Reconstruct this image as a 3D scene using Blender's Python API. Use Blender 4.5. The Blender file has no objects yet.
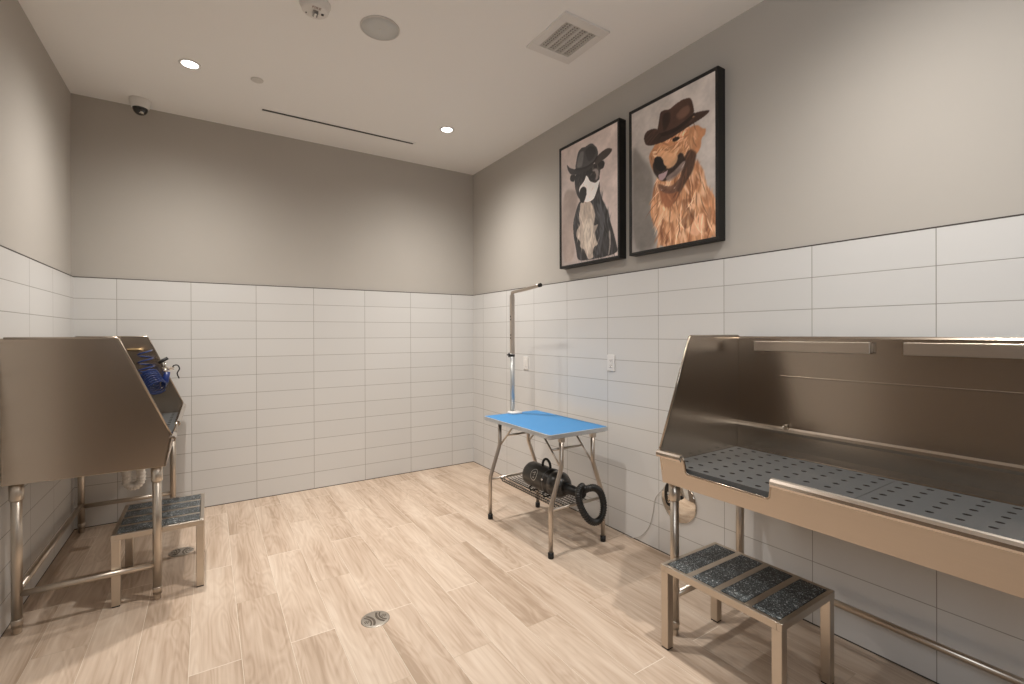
import bpy, bmesh, math, random
import numpy as np
from mathutils import Vector, Matrix
PI = math.pi
random.seed(7)
SC = bpy.context.scene
COL = SC.collection

# ------------------------------------------------------------ room dimensions (metres)
RW = 3.322          # room width: right wall x=0, left wall x=-RW, back wall y=0
CE = 3.213          # ceiling
DAY_FILL = 30.  # strength of the fill light at the added window
YB = -6.6           # wall behind the camera
TH = .155           # tile row pitch
TW = .469           # tile column pitch
TT = 12 * TH        # top of the tiling

# ------------------------------------------------------------ materials
def newmat(name):
    m = bpy.data.materials.new(name); m.use_nodes = True
    nt = m.node_tree; b = nt.nodes['Principled BSDF']
    return m, nt, b
def mat(name, col, rough=.5, metal=0., noise=0., nscale=40., bump=0., coat=0., emit=None, es=0.):
    m, nt, b = newmat(name)
    b.inputs['Base Color'].default_value = (*col, 1); b.inputs['Roughness'].default_value = rough
    b.inputs['Metallic'].default_value = metal
    if coat: b.inputs['Coat Weight'].default_value = coat
    if emit: b.inputs['Emission Color'].default_value = (*emit, 1); b.inputs['Emission Strength'].default_value = es
    if noise or bump:
        tc = nt.nodes.new('ShaderNodeTexCoord'); n = nt.nodes.new('ShaderNodeTexNoise'); n.inputs['Scale'].default_value = nscale
        n.inputs['Detail'].default_value = 4
        nt.links.new(tc.outputs['Object'], n.inputs['Vector'])
        if noise:
            mr = nt.nodes.new('ShaderNodeMapRange'); mr.inputs['To Min'].default_value = 1 - noise; mr.inputs['To Max'].default_value = 1 + noise
            nt.links.new(n.outputs['Fac'], mr.inputs['Value'])
            mx = nt.nodes.new('ShaderNodeVectorMath'); mx.operation = 'SCALE'; mx.inputs[0].default_value = col
            nt.links.new(mr.outputs[0], mx.inputs['Scale']); nt.links.new(mx.outputs[0], b.inputs['Base Color'])
        if bump:
            bp = nt.nodes.new('ShaderNodeBump'); bp.inputs['Strength'].default_value = bump; bp.inputs['Distance'].default_value = .002
            nt.links.new(n.outputs['Fac'], bp.inputs['Height']); nt.links.new(bp.outputs[0], b.inputs['Normal'])
    return m
def brushed(name, col, rough, stretch, amt=.06, bump=.0):
    """stainless steel with a fine directional grain"""
    m, nt, b = newmat(name)
    b.inputs['Metallic'].default_value = 1
    tc = nt.nodes.new('ShaderNodeTexCoord'); mp = nt.nodes.new('ShaderNodeMapping'); mp.inputs['Scale'].default_value = stretch
    n = nt.nodes.new('ShaderNodeTexNoise'); n.inputs['Scale'].default_value = 1; n.inputs['Detail'].default_value = 5; n.inputs['Roughness'].default_value = .7
    nt.links.new(tc.outputs['Object'], mp.inputs['Vector']); nt.links.new(mp.outputs[0], n.inputs['Vector'])
    r = nt.nodes.new('ShaderNodeMapRange'); r.inputs['To Min'].default_value = rough * (1 - amt * 2); r.inputs['To Max'].default_value = rough * (1 + amt * 2)
    nt.links.new(n.outputs['Fac'], r.inputs['Value']); nt.links.new(r.outputs[0], b.inputs['Roughness'])
    c = nt.nodes.new('ShaderNodeMapRange'); c.inputs['To Min'].default_value = 1 - amt; c.inputs['To Max'].default_value = 1 + amt
    nt.links.new(n.outputs['Fac'], c.inputs['Value'])
    v = nt.nodes.new('ShaderNodeVectorMath'); v.operation = 'SCALE'; v.inputs[0].default_value = col
    nt.links.new(c.outputs[0], v.inputs['Scale']); nt.links.new(v.outputs[0], b.inputs['Base Color'])
    bp = nt.nodes.new('ShaderNodeBump'); bp.inputs['Strength'].default_value = bump; bp.inputs['Distance'].default_value = .001
    nt.links.new(n.outputs['Fac'], bp.inputs['Height']); nt.links.new(bp.outputs[0], b.inputs['Normal'])
    return m

class NB:
    """tiny node-expression helper"""
    def __init__(s, nt): s.nt = nt
    def m(s, op, a, b=None, c=None):
        n = s.nt.nodes.new('ShaderNodeMath'); n.operation = op
        for i, v in enumerate((a, b, c)):
            if v is None: continue
            if isinstance(v, (int, float)): n.inputs[i].default_value = v
            else: s.nt.links.new(v, n.inputs[i])
        return n.outputs[0]
    def comb(s, x, y, z):
        n = s.nt.nodes.new('ShaderNodeCombineXYZ')
        for i, v in enumerate((x, y, z)):
            if isinstance(v, (int, float)): n.inputs[i].default_value = v
            else: s.nt.links.new(v, n.inputs[i])
        return n.outputs[0]
    def ramp(s, v, stops):
        n = s.nt.nodes.new('ShaderNodeValToRGB'); s.nt.links.new(v, n.inputs[0])
        e = n.color_ramp.elements
        while len(e) < len(stops): e.new(.5)
        for k, (p_, c_) in enumerate(stops): e[k].position = p_; e[k].color = (*c_, 1)
        return n.outputs[0]
    def mix(s, f, a, b, mode='MIX'):
        n = s.nt.nodes.new('ShaderNodeMix'); n.data_type = 'RGBA'; n.blend_type = mode
        for sock, v in ((n.inputs[0], f), (n.inputs[6], a), (n.inputs[7], b)):
            if isinstance(v, (int, float)): sock.default_value = v
            elif isinstance(v, tuple): sock.default_value = (*v, 1)
            else: s.nt.links.new(v, sock)
        return n.outputs[2]

def tile_mat(name, axis, off):
    """white glazed tiles in stacked bond; axis = world axis along the wall"""
    m, nt, b = newmat(name); E = NB(nt)
    g = nt.nodes.new('ShaderNodeNewGeometry'); sp = nt.nodes.new('ShaderNodeSeparateXYZ'); nt.links.new(g.outputs['Position'], sp.inputs[0])
    u = E.m('DIVIDE', E.m('SUBTRACT', sp.outputs[axis], off), TW); v = E.m('DIVIDE', sp.outputs[2], TH)
    fu = E.m('FRACT', E.m('ADD', u, 100)); fv = E.m('FRACT', E.m('ADD', v, 100))
    du = E.m('MULTIPLY', E.m('MINIMUM', fu, E.m('SUBTRACT', 1., fu)), TW)
    dv = E.m('MULTIPLY', E.m('MINIMUM', fv, E.m('SUBTRACT', 1., fv)), TH)
    d = E.m('MINIMUM', du, dv)
    k = nt.nodes.new('ShaderNodeMapRange'); k.inputs['From Min'].default_value = .0010; k.inputs['From Max'].default_value = .0022
    nt.links.new(d, k.inputs['Value'])
    wn = nt.nodes.new('ShaderNodeTexWhiteNoise'); wn.noise_dimensions = '2D'
    nt.links.new(E.comb(E.m('FLOOR', u), E.m('FLOOR', v), 0), wn.inputs['Vector'])
    tint = E.mix(wn.outputs['Value'], (.645, .642, .63), (.675, .672, .66))
    c = E.mix(k.outputs[0], (.30, .285, .26), tint)
    nt.links.new(c, b.inputs['Base Color'])
    rr = nt.nodes.new('ShaderNodeMapRange'); rr.inputs['To Min'].default_value = .8; rr.inputs['To Max'].default_value = .34
    nt.links.new(k.outputs[0], rr.inputs['Value']); nt.links.new(rr.outputs[0], b.inputs['Roughness'])
    b.inputs['Specular IOR Level'].default_value = .45
    n = nt.nodes.new('ShaderNodeTexNoise'); n.inputs['Scale'].default_value = 9; n.inputs['Detail'].default_value = 1
    mp = nt.nodes.new('ShaderNodeMapping'); mp.inputs['Scale'].default_value = (.5, .5, 3)
    nt.links.new(g.outputs['Position'], mp.inputs[0]); nt.links.new(mp.outputs[0], n.inputs['Vector'])
    hgt = E.m('ADD', E.m('MULTIPLY', k.outputs[0], 1.), E.m('MULTIPLY', n.outputs['Fac'], .35))
    bp = nt.nodes.new('ShaderNodeBump'); bp.inputs['Strength'].default_value = .35; bp.inputs['Distance'].default_value = .0015
    nt.links.new(hgt, bp.inputs['Height']); nt.links.new(bp.outputs[0], b.inputs['Normal'])
    return m

def floor_mat():
    m, nt, b = newmat('oak_plank_tile'); E = NB(nt)
    g = nt.nodes.new('ShaderNodeNewGeometry'); sp = nt.nodes.new('ShaderNodeSeparateXYZ'); nt.links.new(g.outputs['Position'], sp.inputs[0])
    X, Y = sp.outputs[0], sp.outputs[1]
    PW, PL = .1966, 1.012
    u = E.m('ADD', E.m('DIVIDE', E.m('ADD', X, 2.370), PW), 100); ku = E.m('FLOOR', u)
    par = E.m('MODULO', ku, 2.)
    v = E.m('ADD', E.m('ADD', E.m('DIVIDE', E.m('ADD', Y, 1.755), PL), 100), E.m('MULTIPLY', par, .5)); kv = E.m('FLOOR', v)
    fu = E.m('FRACT', u); fv = E.m('FRACT', v)
    du = E.m('MULTIPLY', E.m('MINIMUM', fu, E.m('SUBTRACT', 1., fu)), PW)
    dv = E.m('MULTIPLY', E.m('MINIMUM', fv, E.m('SUBTRACT', 1., fv)), PL)
    d = E.m('MINIMUM', du, dv)
    k = nt.nodes.new('ShaderNodeMapRange'); k.inputs['From Min'].default_value = .0006; k.inputs['From Max'].default_value = .0022
    nt.links.new(d, k.inputs['Value'])
    wn = nt.nodes.new('ShaderNodeTexWhiteNoise'); wn.noise_dimensions = '2D'; nt.links.new(E.comb(ku, kv, 0), wn.inputs['Vector'])
    wv = wn.outputs['Value']; off = E.m('MULTIPLY', wv, 37.)
    # cathedral grain: distorted rings stretched along the plank
    P1 = E.comb(E.m('MULTIPLY', E.m('ADD', X, off), 5.), E.m('MULTIPLY', E.m('ADD', Y, off), .75), off)
    n1 = nt.nodes.new('ShaderNodeTexNoise'); n1.inputs['Scale'].default_value = 1.5; n1.inputs['Detail'].default_value = 2.5; n1.inputs['Distortion'].default_value = .5
    nt.links.new(P1, n1.inputs['Vector'])
    rings = E.m('ABSOLUTE', E.m('SUBTRACT', E.m('FRACT', E.m('MULTIPLY', n1.outputs['Fac'], 13.)), .5))
    P2 = E.comb(E.m('MULTIPLY', E.m('ADD', X, off), 80.), E.m('MULTIPLY', Y, 2.5), off)
    n2 = nt.nodes.new('ShaderNodeTexNoise'); n2.inputs['Scale'].default_value = 1.; n2.inputs['Detail'].default_value = 5; nt.links.new(P2, n2.inputs['Vector'])
    P3 = E.comb(E.m('MULTIPLY', E.m('ADD', X, off), 9.), E.m('MULTIPLY', E.m('ADD', Y, off), 1.), off)
    n3 = nt.nodes.new('ShaderNodeTexNoise'); n3.inputs['Scale'].default_value = 1.; n3.inputs['Detail'].default_value = 2; nt.links.new(P3, n3.inputs['Vector'])
    s = E.m('ADD', E.m('MULTIPLY', rings, .20), E.m('ADD', E.m('MULTIPLY', n2.outputs['Fac'], .36), E.m('ADD', .07, E.m('MULTIPLY', n3.outputs['Fac'], .62))))
    s = E.m('ADD', s, E.m('MULTIPLY', E.m('SUBTRACT', wv, .5), .10))
    c = E.ramp(s, [(.44, FLC[0]), (.57, FLC[1]), (.70, FLC[2]), (.84, FLC[3])])
    c = E.mix(k.outputs[0], E.mix(par, (.46, .37, .28), (.78, .70, .60)), c)
    nt.links.new(c, b.inputs['Base Color'])
    b.inputs['Roughness'].default_value = .48; b.inputs['Specular IOR Level'].default_value = .3
    bp = nt.nodes.new('ShaderNodeBump'); bp.inputs['Strength'].default_value = .25; bp.inputs['Distance'].default_value = .0012
    nt.links.new(E.m('ADD', k.outputs[0], E.m('MULTIPLY', n2.outputs['Fac'], .25)), bp.inputs['Height']); nt.links.new(bp.outputs[0], b.inputs['Normal'])
    return m
FLC = [(.39, .29, .21), (.50, .388, .298), (.58, .468, .370), (.65, .545, .445)]

M = {}
M['paint'] = mat('warm_grey_paint', (.47, .443, .405), .85, noise=.02, nscale=3)
M['ceil'] = mat('ceiling_paint', (.90, .895, .88), .9)
M['white'] = mat('white_plastic', (.76, .745, .72), .4)
M['white_dim'] = mat('off_white_plastic', (.66, .64, .61), .5)
M['dark_gap'] = mat('dark_shadow_gap_trim', (.05, .04, .035), .6)
M['steel'] = brushed('brushed_stainless', (.42, .36, .30), .22, (3, 300, 300))
M['steel_v'] = brushed('brushed_stainless_panel', (.50, .43, .36), .24, (3, 3, 400), .05)
M['steel_rim'] = brushed('polished_rolled_rim', (.66, .59, .52), .16, (3, 300, 300), .03)
M['steel_a'] = brushed('brushed_stainless_apron', (.56, .49, .42), .32, (3, 300, 300), .05)
M['steel_tube'] = brushed('satin_steel_tube', (.58, .52, .45), .34, (60, 60, 60), .04)
M['chrome'] = mat('polished_chrome', (.80, .76, .70), .05, 1)
M['tube'] = brushed('table_leg_steel', (.58, .52, .46), .32, (60, 60, 60), .04)
M['alu'] = mat('ribbed_aluminium', (.62, .66, .70), .38, .9)
M['black'] = mat('black_rubber', (.008, .0075, .007), .45)
M['black_metal'] = mat('black_coated_metal', (.022, .019, .016), .30, .2, coat=.3)
M['canister'] = mat('dark_grey_canister', (.060, .056, .050), .33, .5)
M['grate'] = mat('slate_grey_tub_floor', (.082, .088, .092), .40, .1, noise=.12, nscale=60)
M['blue_top'] = mat('blue_rubber_mat', (.045, .235, .52), .55, noise=.06, nscale=220, bump=.5)
M['blue_hose'] = mat('blue_coil_plastic', (.006, .028, .14), .16, coat=.6)
M['blue_grip'] = mat('blue_spray_grip', (.004, .022, .14), .3)
M['frame'] = mat('black_picture_frame', (.010, .009, .008), .5)
M['brass'] = mat('brass_fitting', (.72, .52, .28), .2, 1)
M['lens'] = mat('lamp_lens', (.9, .88, .85), .5, emit=(1, .95, .88), es=7)
M['smoke_dome'] = mat('dark_dome_plastic', (.01, .009, .008), .08, coat=1)
M['speaker'] = mat('grey_speaker_mesh', (.60, .61, .60), .8, noise=.10, nscale=900)
M['vent_dark'] = mat('vent_dark', (.22, .20, .175), .9)
M['redtext'] = mat('faint_red_print', (.30, .20, .17), .6)
M['clearlens'] = mat('strobe_lens', (.30, .29, .28), .1, .5, coat=1)
M['drainsteel'] = mat('drain_steel', (.46, .42, .37), .35, .9)
M['drainslot'] = mat('drain_slot', (.10, .08, .06), .8)
M['drainhole'] = mat('drain_hole', (.035, .028, .022), .8)
M['print'] = mat('white_print', (.45, .42, .38), .5)
M['pipe'] = mat('white_pvc', (.80, .77, .72), .35)
M['tile_r'] = tile_mat('wall_tile_side', 1, -1.1704)
M['tile_l'] = tile_mat('wall_tile_left', 1, -1.012)
M['tile_b'] = tile_mat('wall_tile_back', 0, -.262)
M['floor'] = floor_mat()

def grit_mat():
    m, nt, b = newmat('sparkling_black_grit'); E = NB(nt)
    tc = nt.nodes.new('ShaderNodeTexCoord'); v = nt.nodes.new('ShaderNodeTexVoronoi'); v.inputs['Scale'].default_value = 260
    nt.links.new(tc.outputs['Object'], v.inputs['Vector'])
    c = E.ramp(v.outputs['Color'], [(0, (.004, .005, .006)), (.55, (.030, .036, .038)), (.78, (.14, .16, .165)), (.93, (.62, .66, .68))])
    nt.links.new(c, b.inputs['Base Color']); b.inputs['Roughness'].default_value = .5; b.inputs['Specular IOR Level'].default_value = .6
    bp = nt.nodes.new('ShaderNodeBump'); bp.inputs['Strength'].default_value = 1.; bp.inputs['Distance'].default_value = .004
    nt.links.new(v.outputs['Color'], bp.inputs['Height']); nt.links.new(bp.outputs[0], b.inputs['Normal'])
    return m
M['grit'] = grit_mat()

# ------------------------------------------------------------ mesh building
class MB:
    def __init__(s): s.bm = bmesh.new(); s.mi = 0
    def _f(s, vs):
        try: f = s.bm.faces.new(vs); f.material_index = s.mi; return f
        except ValueError: return None
    def box(s, x0, x1, y0, y1, z0, z1, bev=0.):
        x0, x1 = sorted((x0, x1)); y0, y1 = sorted((y0, y1)); z0, z1 = sorted((z0, z1))
        v = [s.bm.verts.new(c) for c in ((x0,y0,z0),(x1,y0,z0),(x1,y1,z0),(x0,y1,z0),(x0,y0,z1),(x1,y0,z1),(x1,y1,z1),(x0,y1,z1))]
        fs = [s._f([v[i] for i in q]) for q in ((3,2,1,0),(4,5,6,7),(0,1,5,4),(1,2,6,5),(2,3,7,6),(3,0,4,7))]
        if bev:
            es = list({e for f in fs for e in f.edges})
            r = bmesh.ops.bevel(s.bm, geom=es, offset=bev, segments=2, affect='EDGES', profile=.5)
            for f in r['faces']: f.material_index = s.mi
        return s
    def tube(s, pts, r, n=14, cap=True, radii=None):
        P = [Vector(p) for p in pts]; rings = []
        t0 = (P[1] - P[0]).normalized(); a = Vector((0, 0, 1)) if abs(t0.z) < .9 else Vector((1, 0, 0))
        nrm = t0.cross(a).normalized()
        for i, p in enumerate(P):
            if i == 0: t = t0
            elif i == len(P) - 1: t = (P[i] - P[i-1]).normalized()
            else: t = ((P[i] - P[i-1]).normalized() + (P[i+1] - P[i]).normalized()).normalized()
            nrm = (nrm - t * nrm.dot(t)).normalized(); bn = t.cross(nrm)
            rr = radii[i] if radii else r
            k = 1.
            if 0 < i < len(P) - 1: k = 1 / max(.5, t.dot((P[i+1] - P[i]).normalized()))
            rings.append([s.bm.verts.new(p + (nrm * math.cos(q) + bn * math.sin(q)) * rr) for q in [2 * PI * j / n for j in range(n)]])
        for a_, b_ in zip(rings, rings[1:]):
            for j in range(n):
                f = s._f([a_[j], a_[(j+1) % n], b_[(j+1) % n], b_[j]])
                if f: f.smooth = True
        if cap: s._f(rings[0][::-1]); s._f(rings[-1])
        return s
    def lathe(s, prof, c=(0, 0, 0), axis='z', n=40):
        """prof: list of (radius, height)"""
        c = Vector(c); rings = []
        for r, h in prof:
            ring = []
            for j in range(n):
                q = 2 * PI * j / n; x, y = r * math.cos(q), r * math.sin(q)
                o = {'z': (x, y, h), 'y': (x, h, -y), 'x': (h, x, y)}[axis]
                ring.append(s.bm.verts.new(c + Vector(o)))
            rings.append(ring)
        for a_, b_ in zip(rings, rings[1:]):
            for j in range(n):
                f = s._f([a_[j], a_[(j+1) % n], b_[(j+1) % n], b_[j]])
                if f: f.smooth = True
        s._f(rings[0][::-1]); s._f(rings[-1])
        return s
    def prism(s, poly, axis, a, b):
        """extrude a 2D polygon along axis; poly coordinates are the two other axes in xyz order"""
        def P(p, h): return {'x': (h, p[0], p[1]), 'y': (p[0], h, p[1]), 'z': (p[0], p[1], h)}[axis]
        A = [s.bm.verts.new(P(p, a)) for p in poly]; B = [s.bm.verts.new(P(p, b)) for p in poly]
        s._f(A[::-1]); s._f(B); n = len(poly)
        for i in range(n): s._f([A[i], A[(i+1) % n], B[(i+1) % n], B[i]])
        return s
    def build(s, name, m, parent=None, loc=(0, 0, 0), bev=0., seg=2, smooth=False, props=None):
        bmesh.ops.recalc_face_normals(s.bm, faces=s.bm.faces[:])
        me = bpy.data.meshes.new(name); s.bm.to_mesh(me); s.bm.free()
        if not isinstance(m, (list, tuple)): m = [m]
        for k in m: me.materials.append(k)
        if smooth:
            for p_ in me.polygons: p_.use_smooth = True
        o = bpy.data.objects.new(name, me); COL.objects.link(o); o.location = loc
        if parent: o.parent = parent
        if bev:
            md = o.modifiers.new('Bevel', 'BEVEL'); md.width = bev; md.segments = seg; md.limit_method = 'ANGLE'; md.angle_limit = math.radians(40)
        if props:
            for k_, v_ in props.items(): o[k_] = v_
        return o

def tag(o, label, cat, group=None):
    o['label'] = label; o['category'] = cat
    if group: o['group'] = group
    return o
def thing(name, label, cat, loc=(0, 0, 0), rz=0., group=None):
    o = bpy.data.objects.new(name, None); COL.objects.link(o); o.location = loc; o.rotation_euler = (0, 0, rz)
    o.empty_display_size = .1
    return tag(o, label, cat, group)
def kids(o): return [c for c in COL.objects if c.parent == o]
def copy_tree(o, parent=None):
    c = o.copy(); COL.objects.link(c); c.parent = parent
    for ch in kids(o): copy_tree(ch, c)
    return c
def arc(c, r, a0, a1, n, ax1, ax2):
    c, ax1, ax2 = Vector(c), Vector(ax1), Vector(ax2)
    return [c + ax1 * r * math.cos(a0 + (a1 - a0) * i / n) + ax2 * r * math.sin(a0 + (a1 - a0) * i / n) for i in range(n + 1)]
def smooth_path(pts, k=8):
    P = [Vector(p) for p in pts]; P = [P[0] * 2 - P[1]] + P + [P[-1] * 2 - P[-2]]; out = []
    for i in range(1, len(P) - 2):
        for j in range(k):
            t = j / k; a, b, c, d = P[i-1], P[i], P[i+1], P[i+2]
            out.append(.5 * ((2 * b) + (c - a) * t + (2 * a - 5 * b + 4 * c - d) * t * t + (3 * b - a - 3 * c + d) * t ** 3))
    out.append(P[-2]); return out

# ------------------------------------------------------------ the room
def struct(o): o['kind'] = 'structure'; return o
T = .12
struct(MB().box(-RW - T, T, YB - T, T, -.12, 0).build('floor', M['floor']))
struct(MB().box(-RW - T, T, YB - T, T, CE, CE + .12).build('ceiling', M['ceil']))
def wall(name, box, tilebox, tm, edgebox, basebox):
    w = struct(MB().box(*box).build(name, M['paint']))
    MB().box(*tilebox).build('tile_cladding', tm, w, props={'label': 'glossy white wall tiles in straight stacked rows'})
    MB().box(*edgebox).build('tile_edge_trim', M['dark_gap'], w, props={'label': 'thin dark metal edge above the tiles'})
    MB().box(*basebox).build('floor_gap_shadow', M['dark_gap'], w)  # dark strip that paints in the gap's shadow along the floor
    return w
g = .012     # how far the painted wall lies behind the tile face
wall('wall_right', (g, T, YB, T, 0, CE), (0, g, YB, 0, .006, TT), M['tile_r'], (-.001, g, YB, 0, TT, TT + .005), (-.0005, g, YB, 0, 0, .006))
LY = -2.62      # the tiling of the left wall stops here, outside the picture
wall('wall_left', (-RW - T, -RW - g, LY, T, 0, CE), (-RW - g, -RW, LY, 0, .006, TT), M['tile_l'], (-RW - g, -RW + .001, LY, 0, TT, TT + .005), (-RW - g, -RW + .0005, LY, 0, 0, .006))
wall('wall_back', (-RW - g, g, g, T, 0, CE), (-RW, 0, 0, g, .006, TT), M['tile_b'], (-RW, 0, -.001, g, TT, TT + .005), (-RW, 0, -.0005, g, 0, .006))
M['umber'] = mat('dark_wall_for_reflections', (.24, .20, .165), .7)  # unseen camera-end walls, made dark so the steel has something dark to reflect
struct(MB().box(-RW - T, T, YB - T, YB, 0, CE).build('wall_front', M['umber']))
struct(MB().box(-RW - T, -RW, -5.05, LY, 0, CE).build('wall_left_rear', M['umber']))

# unseen window added in the left wall behind the camera for cool fill light
struct(MB().box(-RW - T, -RW, YB, -5.05, 3.0, CE).build('wall_left_lintel', M['paint']))
struct(MB().box(-RW - T, -RW, YB, -5.05, 0, 1.70).build('wall_left_sill', M['umber']))
wd = struct(MB().box(-RW - .075, -RW - .069, YB + .04, -5.09, 1.74, 2.96).build('added_window', mat('clear_glass', (.95, .97, .97), .02)))
gm = wd.data.materials[0].node_tree.nodes['Principled BSDF']; gm.inputs['Transmission Weight'].default_value = 1; gm.inputs['IOR'].default_value = 1.1
mb = MB()
for q in ((YB, YB + .04, 1.70, 3.0), (-5.09, -5.05, 1.70, 3.0), (YB, -5.05, 1.70, 1.74), (YB, -5.05, 2.96, 3.0), (-5.86, -5.82, 1.74, 2.96)): mb.box(-RW - .10, -RW - .04, *q)
mb.build('added_window_frame', M['frame'], wd)
ld = bpy.data.lights.new('added_daylight', 'AREA'); ld.shape = 'RECTANGLE'; ld.size = 1.46; ld.size_y = 1.22; ld.energy = DAY_FILL; ld.color = (.88, .94, 1)  # area lamp added as cool fill in the unseen window
lo = bpy.data.objects.new('added_daylight', ld); COL.objects.link(lo); lo.location = (-RW - .062, -5.825, 2.35); lo.rotation_euler = (PI / 2, 0, -PI / 2 - .0)
# ------------------------------------------------------------ ceiling fittings
def downlight(x, y, label):
    t = thing('recessed_downlight', label, 'ceiling light', (x, y, CE), group='recessed ceiling downlights')
    MB().lathe([(.062, 0), (.062, -.004), (.056, -.007), (.048, -.004), (.046, .0)], n=36).build('trim_ring', M['white'], t)
    MB().lathe([(.046, -.0005), (.046, -.003), (.001, -.0035)], n=36).build('lens', M['lens'], t, props={'label': 'glowing round lens'})
    return t
downlight(-2.585, -.908, 'glowing round recessed downlight on the left, between the dome camera and the slot vent')
downlight(-.737, -.908, 'glowing round recessed downlight on the right, near the corner beyond the slot vent')
LIGHTS = [(-2.585, -.908), (-.737, -.908), (-1.66, -2.36), (-.74, -3.97)]
POW = [165, 175, 155, 150]; SPA = 168; BEAM = 3.6
downlight(*LIGHTS[2], 'round recessed downlight in the middle of the ceiling beyond the fire strobe and speaker')
downlight(*LIGHTS[3], 'round recessed downlight in the ceiling above the front edge of the right tub')
for i, (x, y) in enumerate(LIGHTS):
    ld = bpy.data.lights.new('downlight_beam', 'SPOT'); ld.energy = POW[i]; ld.color = (1, .945, .88)
    ld.spot_size = math.radians(SPA); ld.spot_blend = .3; ld.shadow_soft_size = .04
    # soft beam: intensity falls with the fourth power of the cosine, as a recessed reflector lamp does
    ld.use_nodes = True; nt = ld.node_tree; em = nt.nodes['Emission']; tc = nt.nodes.new('ShaderNodeTexCoord'); sx = nt.nodes.new('ShaderNodeSeparateXYZ')
    nt.links.new(tc.outputs['Normal'], sx.inputs[0]); E_ = NB(nt); nt.links.new(E_.m('MULTIPLY', E_.m('POWER', E_.m('ABSOLUTE', sx.outputs[2]), BEAM), 1.), em.inputs['Strength'])
    lo = bpy.data.objects.new('downlight_beam', ld); COL.objects.link(lo); lo.location = (x, y, CE - .02)

t = thing('ceiling_speaker', 'round flat light grey speaker grille flush in the ceiling', 'speaker', (-1.645, -1.942, CE))
MB().lathe([(.112, 0), (.112, -.005), (.106, -.008), (.104, -.005), (.104, 0)], n=48).build('rim', M['white_dim'], t)
MB().lathe([(.104, 0), (.104, -.0055), (.05, -.0065), (.001, -.007)], n=48).build('grille', M['speaker'], t, props={'label': 'fine grey mesh grille'})
MB().lathe([(.007, -.006), (.006, -.009), (.001, -.0095)], n=16).build('badge', M['white_dim'], t)

t = thing('fire_strobe', 'round white fire alarm strobe with a clear lens and FIRE lettering, at the top edge', 'fire alarm', (-2.005, -1.955, CE))
MB().lathe([(.092, 0), (.092, -.012), (.086, -.02), (.078, -.042), (.070, -.048), (.001, -.049)], n=48).build('housing', M['white'], t)
MB().box(-.016, .016, -.022, .022, -.068, -.045, .005).build('strobe_lens', M['clearlens'], t, props={'label': 'clear rectangular flash lens'})
MB().box(-.006, .006, -.020, .020, -.0705, -.066, .002).build('flash_tube', M['white'], t)
MB().box(.035, .050, -.006, .006, -.053, -.047).build('sensor_window', M['drainhole'], t)
MB().lathe([(.004, -.046), (.004, -.052), (.001, -.0525)], c=(-.048, .03, 0), n=12).build('indicator', M['drainhole'], t)
def text(body, size, m, parent, loc, rot, ext=.0005, name='lettering'):
    cu = bpy.data.curves.new(name, 'FONT'); cu.body = body; cu.size = size; cu.extrude = ext; cu.align_x = 'CENTER'; cu.align_y = 'CENTER'
    tmp = bpy.data.objects.new(name + '_src', cu); COL.objects.link(tmp)
    dg = bpy.context.evaluated_depsgraph_get(); me = bpy.data.meshes.new_from_object(tmp.evaluated_get(dg)); me.materials.clear(); me.materials.append(m)
    bpy.data.objects.remove(tmp); o = bpy.data.objects.new(name, me); COL.objects.link(o)
    o.location = loc; o.rotation_euler = rot; o.parent = parent; return o
text('FIRE', .030, M['redtext'], t, (.0, -.046, -.0495), (PI, 0, 0), name='fire_lettering')
for o in list(COL.objects):
    if o.name == 'fire_strobe': o.scale = (.86, .86, .95); o.location.x += .004

t = thing('dome_camera', 'small white security camera with dark dome in the left ceiling corner', 'security camera', (-2.917, -.130, CE)); t.scale = (1.1, 1.1, 1.15)
MB().lathe([(.062, 0), (.062, -.012), (.058, -.035), (.050, -.052), (.046, -.056)], n=40).build('housing', M['white'], t)
MB().lathe([(.045, -.05)] + [(.044 * math.cos(a), -.056 - .044 * math.sin(a)) for a in [i * PI / 2 / 8 for i in range(8)]] + [(.001, -.100)], n=36).build('dome', M['smoke_dome'], t, props={'label': 'dark tinted dome'})
MB().lathe([(.014, 0), (.014, .012), (.010, .013), (.001, .013)], c=(.008, -.018, -.094), n=16).build('lens', M['chrome'], t)

o = tag(MB().lathe([(.040, 0), (.040, -.004), (.036, -.007), (.001, -.008)], n=36).build('sprinkler_cover', M['white_dim'], loc=(-2.197, -.928, CE)),
        'small flat white round sprinkler cover between the left downlight and the slot vent', 'sprinkler')

t = thing('slot_vent', 'long narrow black slot air diffuser in the ceiling near the back wall', 'air vent', (-1.50, -.462, CE))
MB().box(-.64, .64, -.036, -.017, -.003, 0).box(-.64, .64, .017, .036, -.003, 0).box(-.64, -.625, -.010, .010, -.003, 0).box(.625, .64, -.010, .010, -.003, 0).build('frame', M['ceil'], t)
MB().box(-.625, .625, -.017, .017, -.0012, 0).build('slot', M['black'], t, props={'label': 'black open slot'})

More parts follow.
